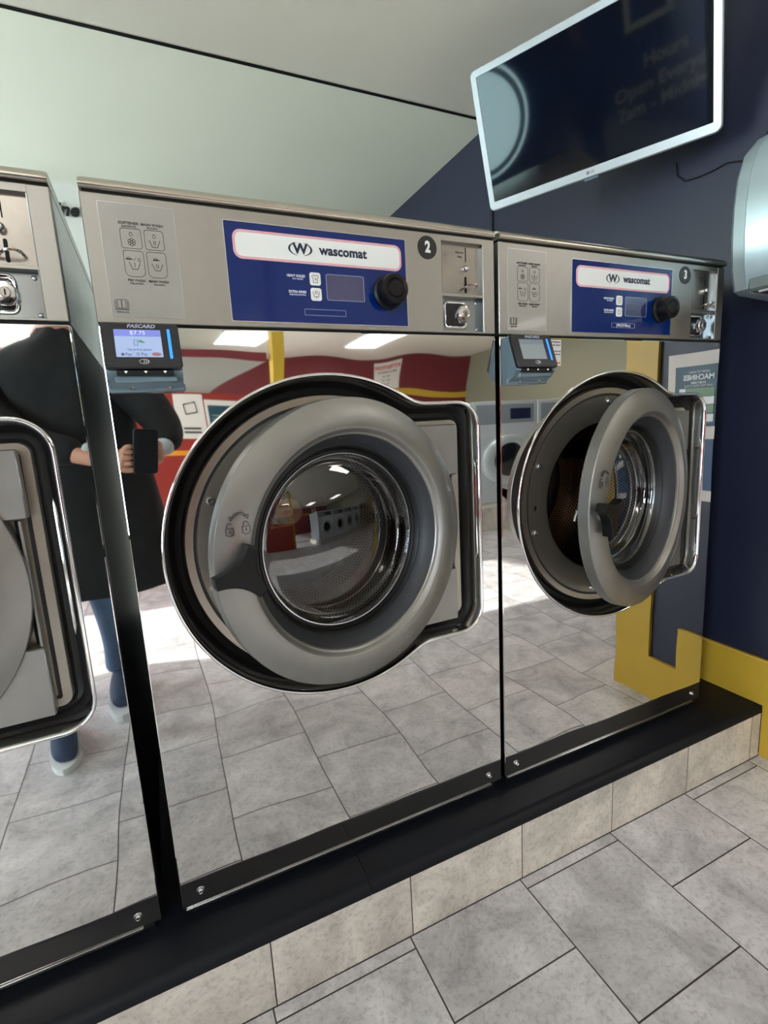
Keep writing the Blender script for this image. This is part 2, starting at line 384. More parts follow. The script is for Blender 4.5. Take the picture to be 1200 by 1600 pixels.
    m = MB(); frame2(m, rrect(.0210, .1240, 1.0390, 1.1980, .0015, 2), rrect(.0218, .1232, 1.0398, 1.1972, .001, 2), -.0010, .0003); m.build('label_border', M_edge, lb)
    m = MB(); y = -.0012; w = .00075
    line(m, rrect(.0465, .0742, 1.1365, 1.1640, .0035, 3), w*.8, y, closed=True); line(m, rrect(.0788, .1050, 1.1365, 1.1640, .0035, 3), w*.8, y, closed=True)
    for a, b in ((.0470, .0742), (.0786, .1052)):
        q = arc(a+.008, 1.105, .008, 180, 270, 5)+arc(b-.008, 1.105, .008, 270, 360, 5)+arc(b-.0035, 1.1298, .0035, 0, 90, 3)+arc(a+.0035, 1.1298, .0035, 90, 180, 3)
        line(m, q, w*.8, y, closed=True)
    def drop(cx, cz, s): line(m, [(cx, cz+s*1.5)]+arc(cx, cz, s, 30, -210, 9), w*.8, y, closed=True)
    def tub(cx, cz, n):
        line(m, [(cx-.0075, cz+.0095), (cx-.0035, cz), (cx+.0035, cz), (cx+.0075, cz+.0095)], w, y)
        for i in range(n): line(m, [(cx+(i-(n-1)/2)*.0024, cz+.0032), (cx+(i-(n-1)/2)*.0024, cz+.0090)], w, y)
    drop(.0605, 1.1560, .0022); drop(.0919, 1.1555, .0022)
    for i in range(6):
        a = math.radians(60*i+30); line(m, arc(.0605+.0033*cos(a), 1.1452+.0033*sin(a), .0021, 0, 360, 8), w*.9, y)
    tub(.0919, 1.1405, 2); tub(.0610, 1.1075, 1); tub(.0920, 1.1075, 2)
    for cx, cz in ((.0535, 1.1215), (.0905, 1.1225)):
        line(m, [(cx-.003, cz), (cx+.003, cz)], .0020, y); line(m, [(cx+.002, cz), (cx+.006, cz)], w, y)
        line(m, arc(cx, cz, .0028, 0, 180, 6), w*.7, y)
    line(m, [(.0600, 1.1190), (.0635, 1.1240)], w*.6, y); drop(.0675, 1.1205, .0019)
    text_mb(m, 'SOFTENER', .0052, (.0592, y, 1.1712), bold=.012, sx=1.12); text_mb(m, 'SUAVIZANTE', .0033, (.0592, y, 1.1668))
    text_mb(m, 'MAIN WASH', .0052, (.0912, y, 1.1712), bold=.012, sx=1.05); text_mb(m, 'PRINCIPAL', .0033, (.0912, y, 1.1668))
    text_mb(m, 'PRE WASH', .0050, (.0605, y, 1.0915), bold=.012); text_mb(m, 'PRELAVADO', .0033, (.0605, y, 1.0870))
    text_mb(m, 'MAIN WASH', .0050, (.0915, y, 1.0915), bold=.012); text_mb(m, 'PRINCIPAL', .0033, (.0915, y, 1.0870))
    for s in (-1, 1):
        line(m, [(.0360, 1.0515), (.0360+s*.0055, 1.0515), (.0360+s*.0055, 1.0635), (.0360+s*.0006, 1.0635), (.0360+s*.0002, 1.0520)], w*.8, y)
        line(m, [(.0360+s*.0073, 1.0635), (.0360+s*.0073, 1.0500), (.0360, 1.0500)], w*.8, y); line(m, [(.0360+s*.0089, 1.0620), (.0360+s*.0089, 1.0488), (.0360, 1.0488)], w*.8, y)
    text_mb(m, '438906122/01', .0030, (.0365, y, 1.0455))
    m.build('label_print', M_ink, lb)
    # blue overlay
    m = MB(); slab(m, rrect(.1955, .5180, 1.0385, 1.1905, .0015, 2), -.0012, .0005, .0005); ov = m.build('control_overlay', M_blue, T)
    m = MB(); frame2(m, rrect(.1945, .5190, 1.0375, 1.1915, .002, 2), rrect(.1957, .5178, 1.0387, 1.1903, .0015, 2), -.0016, .0003); m.build('overlay_trim', M_edge, ov)
    bx = (.2075, .5095, 1.1350, 1.1795)
    m = MB(); slab(m, rrect(*bx, .0135, 8), -.0016, -.001, .0001); m.build('logo_badge', M_white, ov)
    m = MB()
    for d in (.0004, .0018, .0032):
        o = inset(rrect(*bx, .0135, 8), d); frame2(m, o, inset(o, .00065), -.0019, -.0015)
    m.build('badge_border', M_pink, ov)
    m = MB(); y = -.0020; cx, cz = .3185, 1.1575
    text_mb(m, 'W', .0225, (cx, y, cz), bold=.035, sx=1.05)
    for s in (0, 180):
        o = []; i_ = []
        for k in range(25):
            a = math.radians(-72+144*k/24+s); th = .0006+.0016*cos(math.radians(-72+144*k/24))
            o.append((cx+.0210*cos(a), cz+.0108*sin(a))); i_.append((cx+(.0210-th*1.6)*cos(a), cz+(.0108-th*.5)*sin(a)))
        for k in range(24): m.add([(*p[:1], y, p[1]) for p in (o[k], o[k+1], i_[k+1], i_[k])], [(0, 1, 2, 3)])
    text_mb(m, 'wascomat', .0215, (.3960, y, 1.1585), bold=.030, sx=.98, space=1.03)
    m.build('logo', M_navy, ov)
    for zc, icon in ((1.1115, 0), (1.0865, 1)):
        m = MB(); slab(m, rrect(.3312, .3508, zc-.0105, zc+.0105, .004), -.0020, -.001, .0003); b = m.build('option_button', M_white, ov)
        m = MB(); y = -.0023
        if icon == 0: line(m, [(.335, zc+.003), (.3365, zc+.006), (.3395, zc+.006), (.341, zc+.0045), (.3425, zc+.006), (.3455, zc+.006), (.347, zc+.003), (.3448, zc+.002), (.3448, zc-.006), (.3372, zc-.006), (.3372, zc+.002)], .0008, y, closed=True); line(m, [(.341, zc+.001), (.3425, zc-.002)], .0014, y)
        else:
            line(m, [(.3350, zc+.004), (.3372, zc-.004), (.3448, zc-.004), (.3470, zc+.004)], .0009, y); line(m, [(.341, zc-.004), (.341, zc-.0075)], .0008, y)
            for k in range(3): line(m, [(.3385, zc+.001+k*.002), (.3435, zc+.001+k*.002)], .0007, y)
        m.build('button_symbol', M_ink, ov)
    m = MB(); y = -.0016
    text_mb(m, 'HEAVY SOILED', .0056, (.3235, y, 1.1145), bold=.02, align='RIGHT', sx=.86); text_mb(m, 'MUY SUCIO', .0035, (.3195, y, 1.1098), align='RIGHT')
    text_mb(m, 'EXTRA RINSE', .0056, (.3235, y, 1.0890), bold=.02, align='RIGHT', sx=.92); text_mb(m, 'ENJUAGUE EXTRA', .0035, (.3225, y, 1.0843), align='RIGHT')
    m.build('overlay_print', M_silk, ov)
    m = MB(); slab(m, rrect(.3610, .4310, 1.0785, 1.1205, .0025), -.0016, -.001); m.build('display', M_lcd, ov)
    m = MB(); frame2(m, rrect(.3604, .4316, 1.0779, 1.1211, .003), rrect(.3612, .4308, 1.0787, 1.1203, .0025), -.0019, -.001)
    frame2(m, rrect(.3180, .3940, 1.0515, 1.0620, .0015), rrect(.3186, .3934, 1.0521, 1.0614, .0012), -.0019, -.001); m.build('display_outline', M_silkb, ov)
    m = MB(); kc = (.4790, 1.0965)
    ns = 48
    def kring(r, y, fl=0): return [(kc[0]+(r-fl*(i % 2))*cos(2*pi*i/ns), y, kc[1]+(r-fl*(i % 2))*sin(2*pi*i/ns)) for i in range(ns)]
    m.loft([kring(.030, -.001), kring(.030, -.006), kring(.0275, -.008), kring(.0262, -.010, .0008), kring(.0262, -.031, .0008), kring(.0245, -.035), kring(.0175, -.0365), kring(.0160, -.0345), kring(.0150, -.0345), kring(.0135, -.0365), kring(.0005, -.0372)], True, True, True)
    kb = m.build('program_knob', M_bplast, ov)
    m = MB(); slab(m, [(.5660+.0205*cos(2*pi*i/40), 1.1820+.0205*sin(2*pi*i/40)) for i in range(40)], -.0012, .0005, .0002); nb = m.build('number_sticker', M_num, T)
    m = MB(); text_mb(m, num, .0270, (.5665, -.0014, 1.1820), bold=.045, sx=.82); m.build('number', M_white, nb)
    # mirror front panel
    m = MB()
    oi = outline(-.002)
    m.loft([at(rect_a(0, W, 0, 1.0255), .020), at(rect_a(0, W, 0, 1.0255), .0018), at(rect_a(.0006, W-.0006, .0006, 1.0249), .0006), at(rect_a(.0018, W-.0018, .0018, 1.0237), 0), at(oi, 0)], True)
    m.build('front_panel', M_mirror, T, 20)
    m = MB()
    m.loft([at(outline(o), y) for o, y in ((-.0035, .0005), (-.0030, -.0018), (-.0015, -.0030), (.0005, -.0030), (.0025, -.0018), (.0045, .0030), (.0065, .0110), (.0085, .0220), (.0100, .0330), (.0100, .050))], True)
    rim = m.build('opening_rim', M_chrome, T, 60)
    m = MB()   # long pressed rib in the right side of the rim
    tube(m, [(.6625, .004, .560), (.6640, .0005, .575), (.6640, .0005, .760), (.6625, .004, .775)], [.0005, .0026, .0026, .0005], 8); m.build('rim_rib', M_chrome, rim)
    m = MB(); m.loft([at(outline(o), y) for o, y in ((.0095, .034), (.018, .046), (.027, .042), (.035, .048))], True); m.build('outer_gasket', M_black, T)
    m = MB()
    R = [at(outline(.0330), .050), at(outline(.0330), .0325), at(outline(.0345), .0300), at(outline(.0475), .0300), at(outline(.0485), .0340), at(outline(.0530), .0340), at(outline(.0540), .0305), at(outline(.0620), .0312)]
    R += [at(circle_a(.212), .0330), at(circle_a(.196), .0345), at(circle_a(.1885), .0370), at(circle_a(.1865), .0420), at(circle_a(.1860), .060)]
    m.loft(R, True); pl = m.build('inner_plate', M_plate, T, 35)
    m = MB(); m.loft([at(outline(.0482), .0334), at(outline(.0534), .0334)], True); m.build('plate_groove', M_gasket, pl)  # dark strip on the groove bottom, standing in for its shadow
    for a in (90, 156.5, 195.5, 258.8, 24, -24):
        sx, sz = OC[0]+.2375*cos(math.radians(a)), OC[1]+.2375*sin(math.radians(a))
        if a in (24, -24): continue
        m = MB(); lathe(m, [(.0001, .0275), (.0022, .0275), (.0026, .0262), (.0050, .0262), (.0070, .0285), (.0072, .0325)], (sx, sz), 20); m.build('plate_screw', M_edge, pl)
    m = MB(); disc(m, (.1195, .6445), .0062, .0318, .034, 20); q = [(.1165, .6440), (.1095, .6290), (.1145, .6265), (.1225, .6420)]; slab(m, q, .0318, .034); m.build('latch_keyhole', M_dark, pl)
    # drum
    m = MB(); lathe(m, [(.1862, .060), (.188, .075), (.193, .085)], OC, 72); m.build('door_seal', M_gasket, T)
    m = MB(); n = 96; prof = [(.186, .088), (.272, .092), (.272, .415), (.215, .418)]
    vs = []; fs = []; uvs = []
    dist = [0]
    for i in range(1, len(prof)): dist.append(dist[-1]+math.hypot(prof[i][0]-prof[i-1][0], prof[i][1]-prof[i-1][1]))
    for i, (r, y) in enumerate(prof):
        for j in range(n+1): a = 2*pi*j/n; vs.append((OC[0]+r*cos(a), y, OC[1]+r*sin(a))); uvs.append((a*.272, dist[i]))
    for i in range(len(prof)-1):
        for j in range(n): fs.append((i*(n+1)+j, i*(n+1)+j+1, (i+1)*(n+1)+j+1, (i+1)*(n+1)+j))
    me = bpy.data.meshes.new('drum'); me.from_pydata(vs, [], fs); me.materials.append(M_perf); uvl = me.uv_layers.new(name='UVMap')
    for p in me.polygons:
        p.use_smooth = True
        for li in p.loop_indices: uvl.data[li].uv = uvs[me.loops[li].vertex_index]
    me.set_sharp_from_angle(angle=.6)
    dr = link('drum', me, T)
    m = MB(); lathe(m, [(.216, .4178), (.20, .412), (.10, .419), (.036, .424)], OC, 64); m.build('drum_back', M_darksteel, dr)
    m = MB(); lathe(m, [(.0001, .384), (.012, .384), (.014, .382), (.034, .386), (.038, .394), (.044, .424)], OC, 48); m.build('drum_hub', M_hub, dr)
    for k in range(3):
        a = math.radians(-100+120*k); ca, sa = cos(a), sin(a); R = []
        for y in (.10, .12, .39, .41):
            hgt = .05 if .11 < y < .4 else .01
            R.append([(OC[0]+(r*ca-t*sa), y, OC[1]+(r*sa+t*ca)) for r, t in ((.272, -.035), (.272-hgt*.8, -.012), (.272-hgt, 0), (.272-hgt*.8, .012), (.272, .035))])
        m = MB().loft(R, True, True, True); m.build('drum_lifter', M_darksteel, dr)
    m = MB(); lathe(m, [(.1845, .055), (.1830, .0565), (.1840, .058), (.1855, .0565)], OC, 72); m.build('drum_lip', M_chrome, dr)
    # hinge blocks in the side recess
    hg = []
    for za, zb, xr in ((.7480, .8520, .6260), (.4300, .5450, .6180)):
        q = [(.500, za), (xr-.003, za), (xr, za+.003), (xr-.001, zb-.003), (xr-.004, zb), (.500, zb)]
        m = MB(); slab(m, q, .0100, .0305, .002); m.build('hinge_block', M_cast, T)
    MB().box((.6120, .012, .547), (.6165, .030, .746), .001).build('hinge_bar', M_cast, T); MB().box((.6055, .024, .548), (.6118, .030, .745)).build('hinge_gap', M_dark, T)
    # door, its origin on the hinge axis
    dcx, dcz = .356, .650
    def D(mb): mb.v = [(a-HX, b-HY, c) for a, b, c in mb.v]; return mb
    m = MB(); lathe(m, [(.200, .0310), (.2585, .0310), (.2592, .0295), (.2592, .0072), (.2580, .0052), (.2500, .0022), (.2400, -.0014), (.2290, -.0042), (.2180, -.0058), (.2090, -.0060), (.2060, -.0054), (.2038, -.0038), (.2005, .0012), (.1985, .0034), (.1960, .0046), (.1945, .0070), (.1942, .031), (.200, .031)], (dcx, dcz), 128)
    door = D(m).build('door', M_cast, T, 24, loc=(HX, HY, 0)); door.rotation_euler = (0, 0, door_angle)
    m = MB(); lathe(m, [(.1945, .0110), (.1860, .0190), (.1790, .0290), (.1770, .0350)], (dcx, dcz), 96); D(m).build('door_cone', M_gasket, door)
    m = MB(); lathe(m, [(.1770, .035), (.1765, .042), (.1735, .0405), (.1715, .046), (.1690, .0445), (.1670, .050), (.1640, .0495), (.1620, .060), (.1600, .062)], (dcx, dcz), 96); D(m).build('glass_gasket', M_black, door, 20)
    m = MB(); lathe(m, [(.1925, .0312), (.180, .040), (.174, .048), (.172, .075), (.1715, .075), (.169, .050), (.176, .036), (.1925, .0305)], (dcx, dcz), 96); D(m).build('gasket_back', M_black, door)
    prof = [(.1635, .052), (.1610, .0490), (.1585, .0520), (.1570, .060), (.1545, .071), (.1520, .0765), (.1480, .0775)]
    Rr = .42; r0 = .1480; y0 = .0775
    for k in range(1, 15):
        r = r0*(1-k/14.0)+.0002; prof.append((r, y0-(sqrt(Rr*Rr-r*r)-sqrt(Rr*Rr-r0*r0))))
    m = MB(); lathe(m, prof, (dcx, dcz), 128); D(m).build('door_glass', M_glass, door, 50)
    m = MB(); lathe(m, [(.1640, .0520), (.1625, .0485), (.1605, .0485), (.1595, .0530)], (dcx, dcz), 96); D(m).build('glass_rim', M_edge, door)
    # three-pointed latch handle
    hc = (.1300, .650)
    def star(s, rot):
        pts = []; hw = .0088; R_ = .0440
        for k in range(3):
            a0 = 2*pi*k/3; a1 = a0+2*pi/3
            t0 = (R_*cos(a0)-hw*sin(a0), R_*sin(a0)+hw*cos(a0)); t1 = (R_*cos(a1)+hw*sin(a1), R_*sin(a1)-hw*cos(a1))
            am = (a0+a1)/2; c = (.0130*cos(am), .0130*sin(am))
            pts.append(((R_+.0012)*cos(a0), (R_+.0012)*sin(a0)))
            for i in range(15):
                t = i/14; pts.append(((1-t)**2*t0[0]+2*t*(1-t)*c[0]+t*t*t1[0], (1-t)**2*t0[1]+2*t*(1-t)*c[1]+t*t*t1[1]))
        out = []
        for x, z in pts:
            l = math.hypot(x, z); f = (l-(1-s)*.03)/l if l > 0 else 1
            out.append((hc[0]+f*(x*cos(rot)-z*sin(rot)), hc[1]+f*(x*sin(rot)+z*cos(rot))))
        return out
    rot = math.radians(180+handle_turn)
    m = MB(); m.loft([at(star(.93, rot), -.0110), at(star(1.0, rot), -.0130), at(star(1.0, rot), -.0300), at(star(.97, rot), -.0325), at(star(.90, rot), -.0335)], True, True, True)
    hb = D(m).build('door_handle', M_bplast, door, 25)
    m = MB(); lathe(m, [(.0150, -.002), (.0150, -.008), (.0130, -.0125)], hc, 32); D(m).build('handle_collar', M_chrome, door)
    m = MB(); tube(m, [(hc[0], .03, hc[1]), (hc[0], .052, hc[1])], .0042, 10); tube(m, [(hc[0]+.004, .050, hc[1]+.002), (hc[0]-.006, .050, hc[1]-.010), (hc[0]-.010, .050, hc[1]-.020)], .0040, 8); D(m).build('latch_pin', M_edge, door)
    m = MB(); y = -.0062; w = .0011
    o = arc(.1395, .7275, .0130, 28, 152, 12); line(m, o, .0009, y, .002); line(m, arc(.1395, .7275, .0103, 32, 148, 12), .0009, y, .002)
    for s in (-1, 1): line(m, [(.1395+s*.0085, .7340), (.1395+s*.0150, .7355), (.1395+s*.0135, .7290)], .0010, y, .002, closed=True)
    for cx, op in ((.1235, True), (.1490, False)):
        cz = .7140
        line(m, [(cx-.0060, cz+.004), (cx+.0060, cz+.004), (cx+.0060, cz-.0045)]+arc(cx, cz-.0045, .0060, 0, -180, 8, .0035)+[(cx-.0060, cz+.004)], w, y, .002)
        line(m, arc(cx, cz+.0060, .0042, 40 if op else 0, 200 if op else 180, 8, .0055), w, y, .002); line(m, [(cx, cz+.001), (cx, cz-.003)], .0016, y, .002)
    D(m).build('lock_symbols', M_ink, door)
    # screws low on the front panel
    for sx, sz in ((.034, .027), (.684, .024)):
        m = MB(); lathe(m, [(.0001, -.0045), (.0022, -.0045), (.0025, -.0035), (.0035, -.0048), (.0052, -.003), (.0056, -.001), (.0075, -.0008), (.0075, .0004)], (sx, sz), 20); m.build('panel_screw', M_edge, T)
    m = MB(); slab(m, rrect(.006, W-.03, -.0045, -.0004, .001, 2), -.0030, .006); m.build('bottom_flange', M_edge, T)
    if extra: extra(ov)
    return T

def tagplate(ov):
    m = MB(); text_mb(m, '|WLD745cc|', .0088, (.3560, -.0018, 1.0566), bold=.01); m.build('model_plate', M_silk, ov)
w1 = make_washer(-W-.0355, 'polished steel front-load washer at the left, mostly cut off, wide dark gap to its right', '1', 0.02, 0)
w2 = make_washer(0, 'polished steel front-load washer numbered 2, round door only slightly ajar', '2', .224, 8)
w3 = make_washer(W+.0109, 'polished steel front-load washer numbered 3 beside the navy wall, door ajar over its drum', '3', .262, -30, tagplate)

# ------------------------------------------------------------------ card readers
def card_reader(x, label, lit):
    T = thing('card_reader', label, 'card reader', (x, 0, 0))
    # wedge: narrow at the top, deep at the bottom; face plane from (yt,zt) to (yb,zb)
    yt, zt, yb, zb = -.024, 1.024, -.050, .956
    x0, x1 = .0045, .1085
    f = Vector((0, yb-yt, zb-zt)); L = f.length; dn = f.normalized(); N = Vector((0, dn.z, -dn.y))  # outward
    if N.y > 0: N = -N
    U = -dn
    def face(u, v, h):   # u across, v down from the top, h out
        p = Vector((u, yt, zt))+dn*v+N*h; return tuple(p)
    # rear housing
    m = MB(); pr = [(-.0003, 1.020), (yt+.004, zt-.001), (yb+.004, zb+.003), (yb+.004, zb-.004), (-.035, .940), (-.012, .928), (-.0003, .927)]
    m.loft([[(xx, y, z) for y, z in pr] for xx in (x0+.001, x1-.001)], True, True, True); m.build('housing', M_acr, T, 30)
    m = MB(); slabp = rrect(x0, x1, 0, L, .006)
    ring = lambda pts, h: [face(px, L-pz, h) for px, pz in pts]
    m.loft([ring(inset(slabp, .0005), -.004), ring(slabp, -.001), ring(slabp, .0035), ring(inset(slabp, .0018), .0055)], True, True, True); m.build('bezel', mat('reader_black', (22, 23, 30), .28, coat=.2), T, 30)
    sc = mat('reader_screen_on', (150, 168, 205), .25, emit=.28, coat=.4) if lit else mat('reader_screen_dim', (132, 142, 146), .3, emit=.12, coat=.4)
    sx0, sx1, sv0, sv1 = x0+.0165, x0+.0785, .0125, .0560
    def panel(mb, a, b, v0, v1, h, r=.0008): mb.loft([ring(rrect(a, b, L-v1, L-v0, r), h-.001), ring(rrect(a, b, L-v1, L-v0, r), h)], True, False, True)
    m = MB(); panel(m, sx0, sx1, sv0, sv1, .0060); scr = m.build('screen', sc, T)
    m = MB(); panel(m, sx0, sx1, sv0, sv0+.0105, .0063); m.build('screen_header', mat('screen_header_on', (118, 128, 205), .25, emit=.25) if lit else mat('screen_header_dim', (116, 130, 140), .3, emit=.1), scr)
    def tx(mb, s, size, u, v, **k): text_mb(mb, s, size, face(u, v, .0066 if v < .058 and v > .011 else .0060), (1, 0, 0), tuple(U), ext=.0001, **k)
    m = MB(); tx(m, 'FASCARD', .0078, (x0+x1)/2+.001, .0068, bold=.03, shear=.25, sx=1.12); m.build('reader_name', mat('reader_silver', (170, 176, 196), .3), T)
    if lit:
        m = MB(); tx(m, '$7.75', .0085, (sx0+sx1)/2, sv0+.0055, sx=1.1); m.build('price', mat('screen_pale', (196, 206, 240), .4, emit=.3), scr)
        m = MB(); tx(m, 'Tap card or phone', .0042, (sx0+sx1)/2, sv0+.0320); tx(m, 'Pay', .0062, sx0+.0160, sv0+.0395); tx(m, 'G Pay', .0062, sx0+.0335, sv0+.0395)
        for q in (rrect((sx0+sx1)/2-.0065, (sx0+sx1)/2-.0010, L-(sv0+.0255), L-(sv0+.0165), .0008),):
            m.loft([ring(q, .0064), ring(inset(q, .0006), .0064)], True)
        q = [(sx0+.0085+.0022*cos(t/12*2*pi), L-(sv0+.0395)+.0022*sin(t/12*2*pi)) for t in range(12)]; m.loft([ring(q, .006), ring(q, .0065)], True, False, True)
        m.build('screen_text', mat('screen_ink', (88, 100, 140), .5), scr)
        m = MB(); c0 = ((sx0+sx1)/2, L-(sv0+.0190)); q = [(c0[0]-.001, c0[1]), (c0[0]+.003, c0[1]+.003), (c0[0]+.009, c0[1]-.002), (c0[0]+.004, c0[1]-.002)]; m.loft([ring(q, .006), ring(q, .0065)], True, False, True); m.build('hand_symbol', mat('screen_green', (90, 150, 120), .5), scr)
        m = MB(); q = [(sx1-.009+.0065*cos(t/16*2*pi), L-(sv0+.0390)+.0028*sin(t/16*2*pi)) for t in range(16)]; m.loft([ring(q, .006), ring(q, .0065)], True, False, True); m.build('card_symbol', mat('screen_rust', (170, 120, 120), .5), scr)
    m = MB(); panel(m, x1-.0165, x1-.0125, .0110, .0590, .0072, .002); m.build('light_bar', mat('blue_light', (40, 120, 235), .3, emit=1.2), T)
    m = MB()
    for k in range(3): line_pts = [face((x0+x1)/2-.002+k*.0026+.0020*cos(a), .0630+.0030*sin(a), .0060) for a in (-.9, -.3, .3, .9)]; tube(m, line_pts, .0004, 5)
    cen = [face((x0+x1)/2+.0065*cos(2*pi*i/24), .0630+.0036*sin(2*pi*i/24), .0060) for i in range(24)]; tube(m, cen, .0003, 5, closed=True); m.build('contactless_symbol', M_silk, T)
    m = MB(); sl = Vector((0, -.5, -.6)).normalized()
    m.box((x0+.014, yb-.0015, zb-.0075), (x1-.014, yb+.006, zb-.0015)); sl_ = m.build('card_slot', M_dark, T)
    m = MB()
    for k in range(3):
        xx = x0+.026+k*.026; m.add([(xx-.0025, yb-.0019, zb-.002), (xx+.0025, yb-.0019, zb-.002), (xx, yb-.0019, zb-.0055), (xx-.0025, yb-.001, zb-.002), (xx+.0025, yb-.001, zb-.002), (xx, yb-.001, zb-.0055)], [(0, 1, 2), (3, 5, 4), (0, 3, 4, 1), (1, 4, 5, 2), (2, 5, 3, 0)])
    m.build('slot_arrows', mat('arrow_white', (236, 236, 220), .4, emit=.3), sl_)
    m = MB(); m.box((x0+.010, -.046, .9385), (x1-.010, -.030, .9475), .002); m.box((x0-.001, -.020, .9265), (x1+.002, -.0004, .9385), .002); m.build('lower_bracket', M_acr, T)
    for sxx in (x0+.030, x1-.022):
        m = MB(); lathe(m, [(.0001, -.0230), (.003, -.0228), (.0042, -.0205), (.0042, -.019)], (sxx, .9325), 14); m.build('bracket_screw', M_edge, T)
    return T
card_reader(0, 'black card reader with lit blue-grey screen on the washer numbered 2', True)
card_reader(W+.0109, 'black card reader with dim grey screen on the washer numbered 3', False)
# payment sticker on washer 3
sx = W+.0109
T = thing('payment_sticker', 'small white printed sticker beside the card reader of the washer numbered 3', 'sticker', (sx, 0, 0))
m = MB(); slab(m, rrect(.100, .1660, .9660, 1.0210, .001, 2), -.0010, -.0001); m.build('sticker_paper', mat('sticker_white', (225, 226, 228), .4), T)
m = MB()
for k, s in enumerate(('Loyalty Pricing Policy', 'For change see the counter', '', 'Add value with your card', 'Customers 18 and over')): 
    if s: text_mb(m, s, .0045, (.1640, -.0012, 1.0165-k*.0065), align='RIGHT', bold=.01, sx=.95)
m.build('sticker_print', mat('sticker_ink', (60, 62, 90), .5), T)
m = MB(); slab(m, rrect(.1360, .1450, .9700, .9820, .001, 2), -.0014, -.0006); m.build('sticker_blue_square', mat('sticker_blue', (60, 110, 185), .4), T)
m = MB(); slab(m, rrect(.1540, .1640, .9700, .9740, .001, 2), -.0014, -.0006); m.build('sticker_orange_bar', mat('sticker_orange', (220, 140, 80), .4), T)

# ------------------------------------------------------------------ setting
def bx(name, a, b, m_, c=0): return struct(MB().box(a, b, c).build(name, m_))
XL = -3.0; YF = -8.6; XR2 = 6.4
bx('floor', (XL-.2, YF-.2, FZ-.1), (XR2+.2, -.05, FZ), M_floor)
# plinth: tiled riser + black vinyl ledge
bx('trim_1', (XL, -.0925, FZ), (1.598, BY, LZ-.020), M_riser)
m = MB(); pr = [(BY, LZ-.0205), (BY, LZ), (.0, LZ), (-.074, LZ), (-.082, LZ-.0015), (-.088, LZ-.006), (-.0935, LZ-.013), (-.0955, LZ-.0205)]
m.loft([[(xx, y, z) for y, z in pr] for xx in (XL, .335)], True, True, True); m.loft([[(xx, y, z) for y, z in pr] for xx in (.336, 1.5995)], True, True, True)
struct(m.build('trim_2', M_ledge, None, 30))
struct(MB().box((XL, -.0945, FZ), (1.598, -.0926, FZ+.0012)).build('trim_9', mat('grout_dark', (60, 55, 52), .8)))
# right wall with its yellow band, and the bay beyond the glass
bx('wall_right', (RX, -.405, FZ), (RX+.14, 2.36, CZ), M_navyw)
m = MB()
m.box((RX-.013, -.0935, LZ), (RX, BY-.01, .112)); m.box((RX-.016, -.180, .1122), (RX, BY-.01, .119), .002)
m.box((RX-.013, -.41, FZ), (RX, -.0935, -.0300)); m.box((RX-.013, -.178, -.0300), (RX, -.0935, .112)); m.box((RX-.013, -.41, -.0300), (RX, -.290, CZ)); m.box((RX-.013, -.418, FZ), (RX+.14, -.410, CZ))
struct(m.build('trim_3', M_yel))
bx('wall_return', (RX+.14, -.405, FZ), (XR2, -.25, CZ), M_navyw)
bx('ceiling', (XL-.2, YF-.2, CZ), (XR2+.2, BY-.003, CZ+.1), M_ceil)
bx('ceiling_bay', (XL-.2, BY+.003, CZ), (RX+.14, 2.5, CZ+.1), M_bayc)
bx('wall_back', (XL-.2, 2.36, FZ), (RX+.14, 2.5, CZ), M_bayw)
m = MB(); m.box((XL-.15, BY, FZ), (XL, 2.36, .35)); m.box((XL-.15, BY, .35), (XL, BY+.06, CZ)); m.box((XL-.15, 2.30, .35), (XL, 2.36, CZ))
struct(m.build('wall_bay_left', M_bayw))
bx('floor_bay', (XL, BY+.01, FZ-.1), (RX, 2.36, FZ), M_ledge)
win = struct(MB().box((XL, BY-.003, FZ+.2), (RX-.005, BY+.003, CZ-.004)).build('window_1', glassmat('bay_glass', (.955, .98, .955), .25, 1.3)))
m = MB(); m.box((XL, BY-.006, CZ-.004), (RX, BY+.006, CZ-.0005)); m.box((RX-.006, BY-.006, FZ+.2), (RX-.0005, BY+.006, CZ-.0005)); struct(m.build('trim_4', M_dark))
m = MB(); text_mb(m, 'Machine', .088, (-.160, 2.352, 2.045), shear=.3, bold=.03, align='RIGHT', ext=.003)
tag(m.build('wall_lettering', mat('letter_black', (16, 20, 24), .5)), 'black slanted cursive lettering on the white wall seen in the gap between washers', 'lettering')
# left wall = storefront with windows
WIN = [(-8.3, -6.9), (-6.7, -5.3), (-5.1, -3.6), (-2.85, -1.86), (-1.7, .95)]
z0, z1 = .05, 2.08
m = MB(); prev = YF-.2
for a, b in WIN: m.box((XL-.15, prev, FZ), (XL, a, CZ)); prev = b
m.box((XL-.15, prev, FZ), (XL, BY, CZ))
for a, b in WIN: m.box((XL-.15, a, FZ), (XL, b, z0)); m.box((XL-.15, a, z1), (XL, b, CZ))
struct(m.build('wall_left', M_wallw))
M_pane = glassmat('window_glass', (.93, .95, .95), 1.0, 1.45)
for i, (a, b) in enumerate(WIN):
    fr = MB()
    for p, q in (((a, z0), (a+.05, z1)), ((b-.05, z0), (b, z1)), ((a, z0), (b, z0+.05)), ((a, z1-.05), (b, z1))): fr.box((XL-.10, p[0], p[1]), (XL-.05, q[0], q[1]), .004)
    o = struct(fr.build('window_%d' % (i+2), M_wframe)); MB().box((XL-.078, a+.05, z0+.05), (XL-.072, b-.05, z1-.05)).build('pane', M_pane, o)
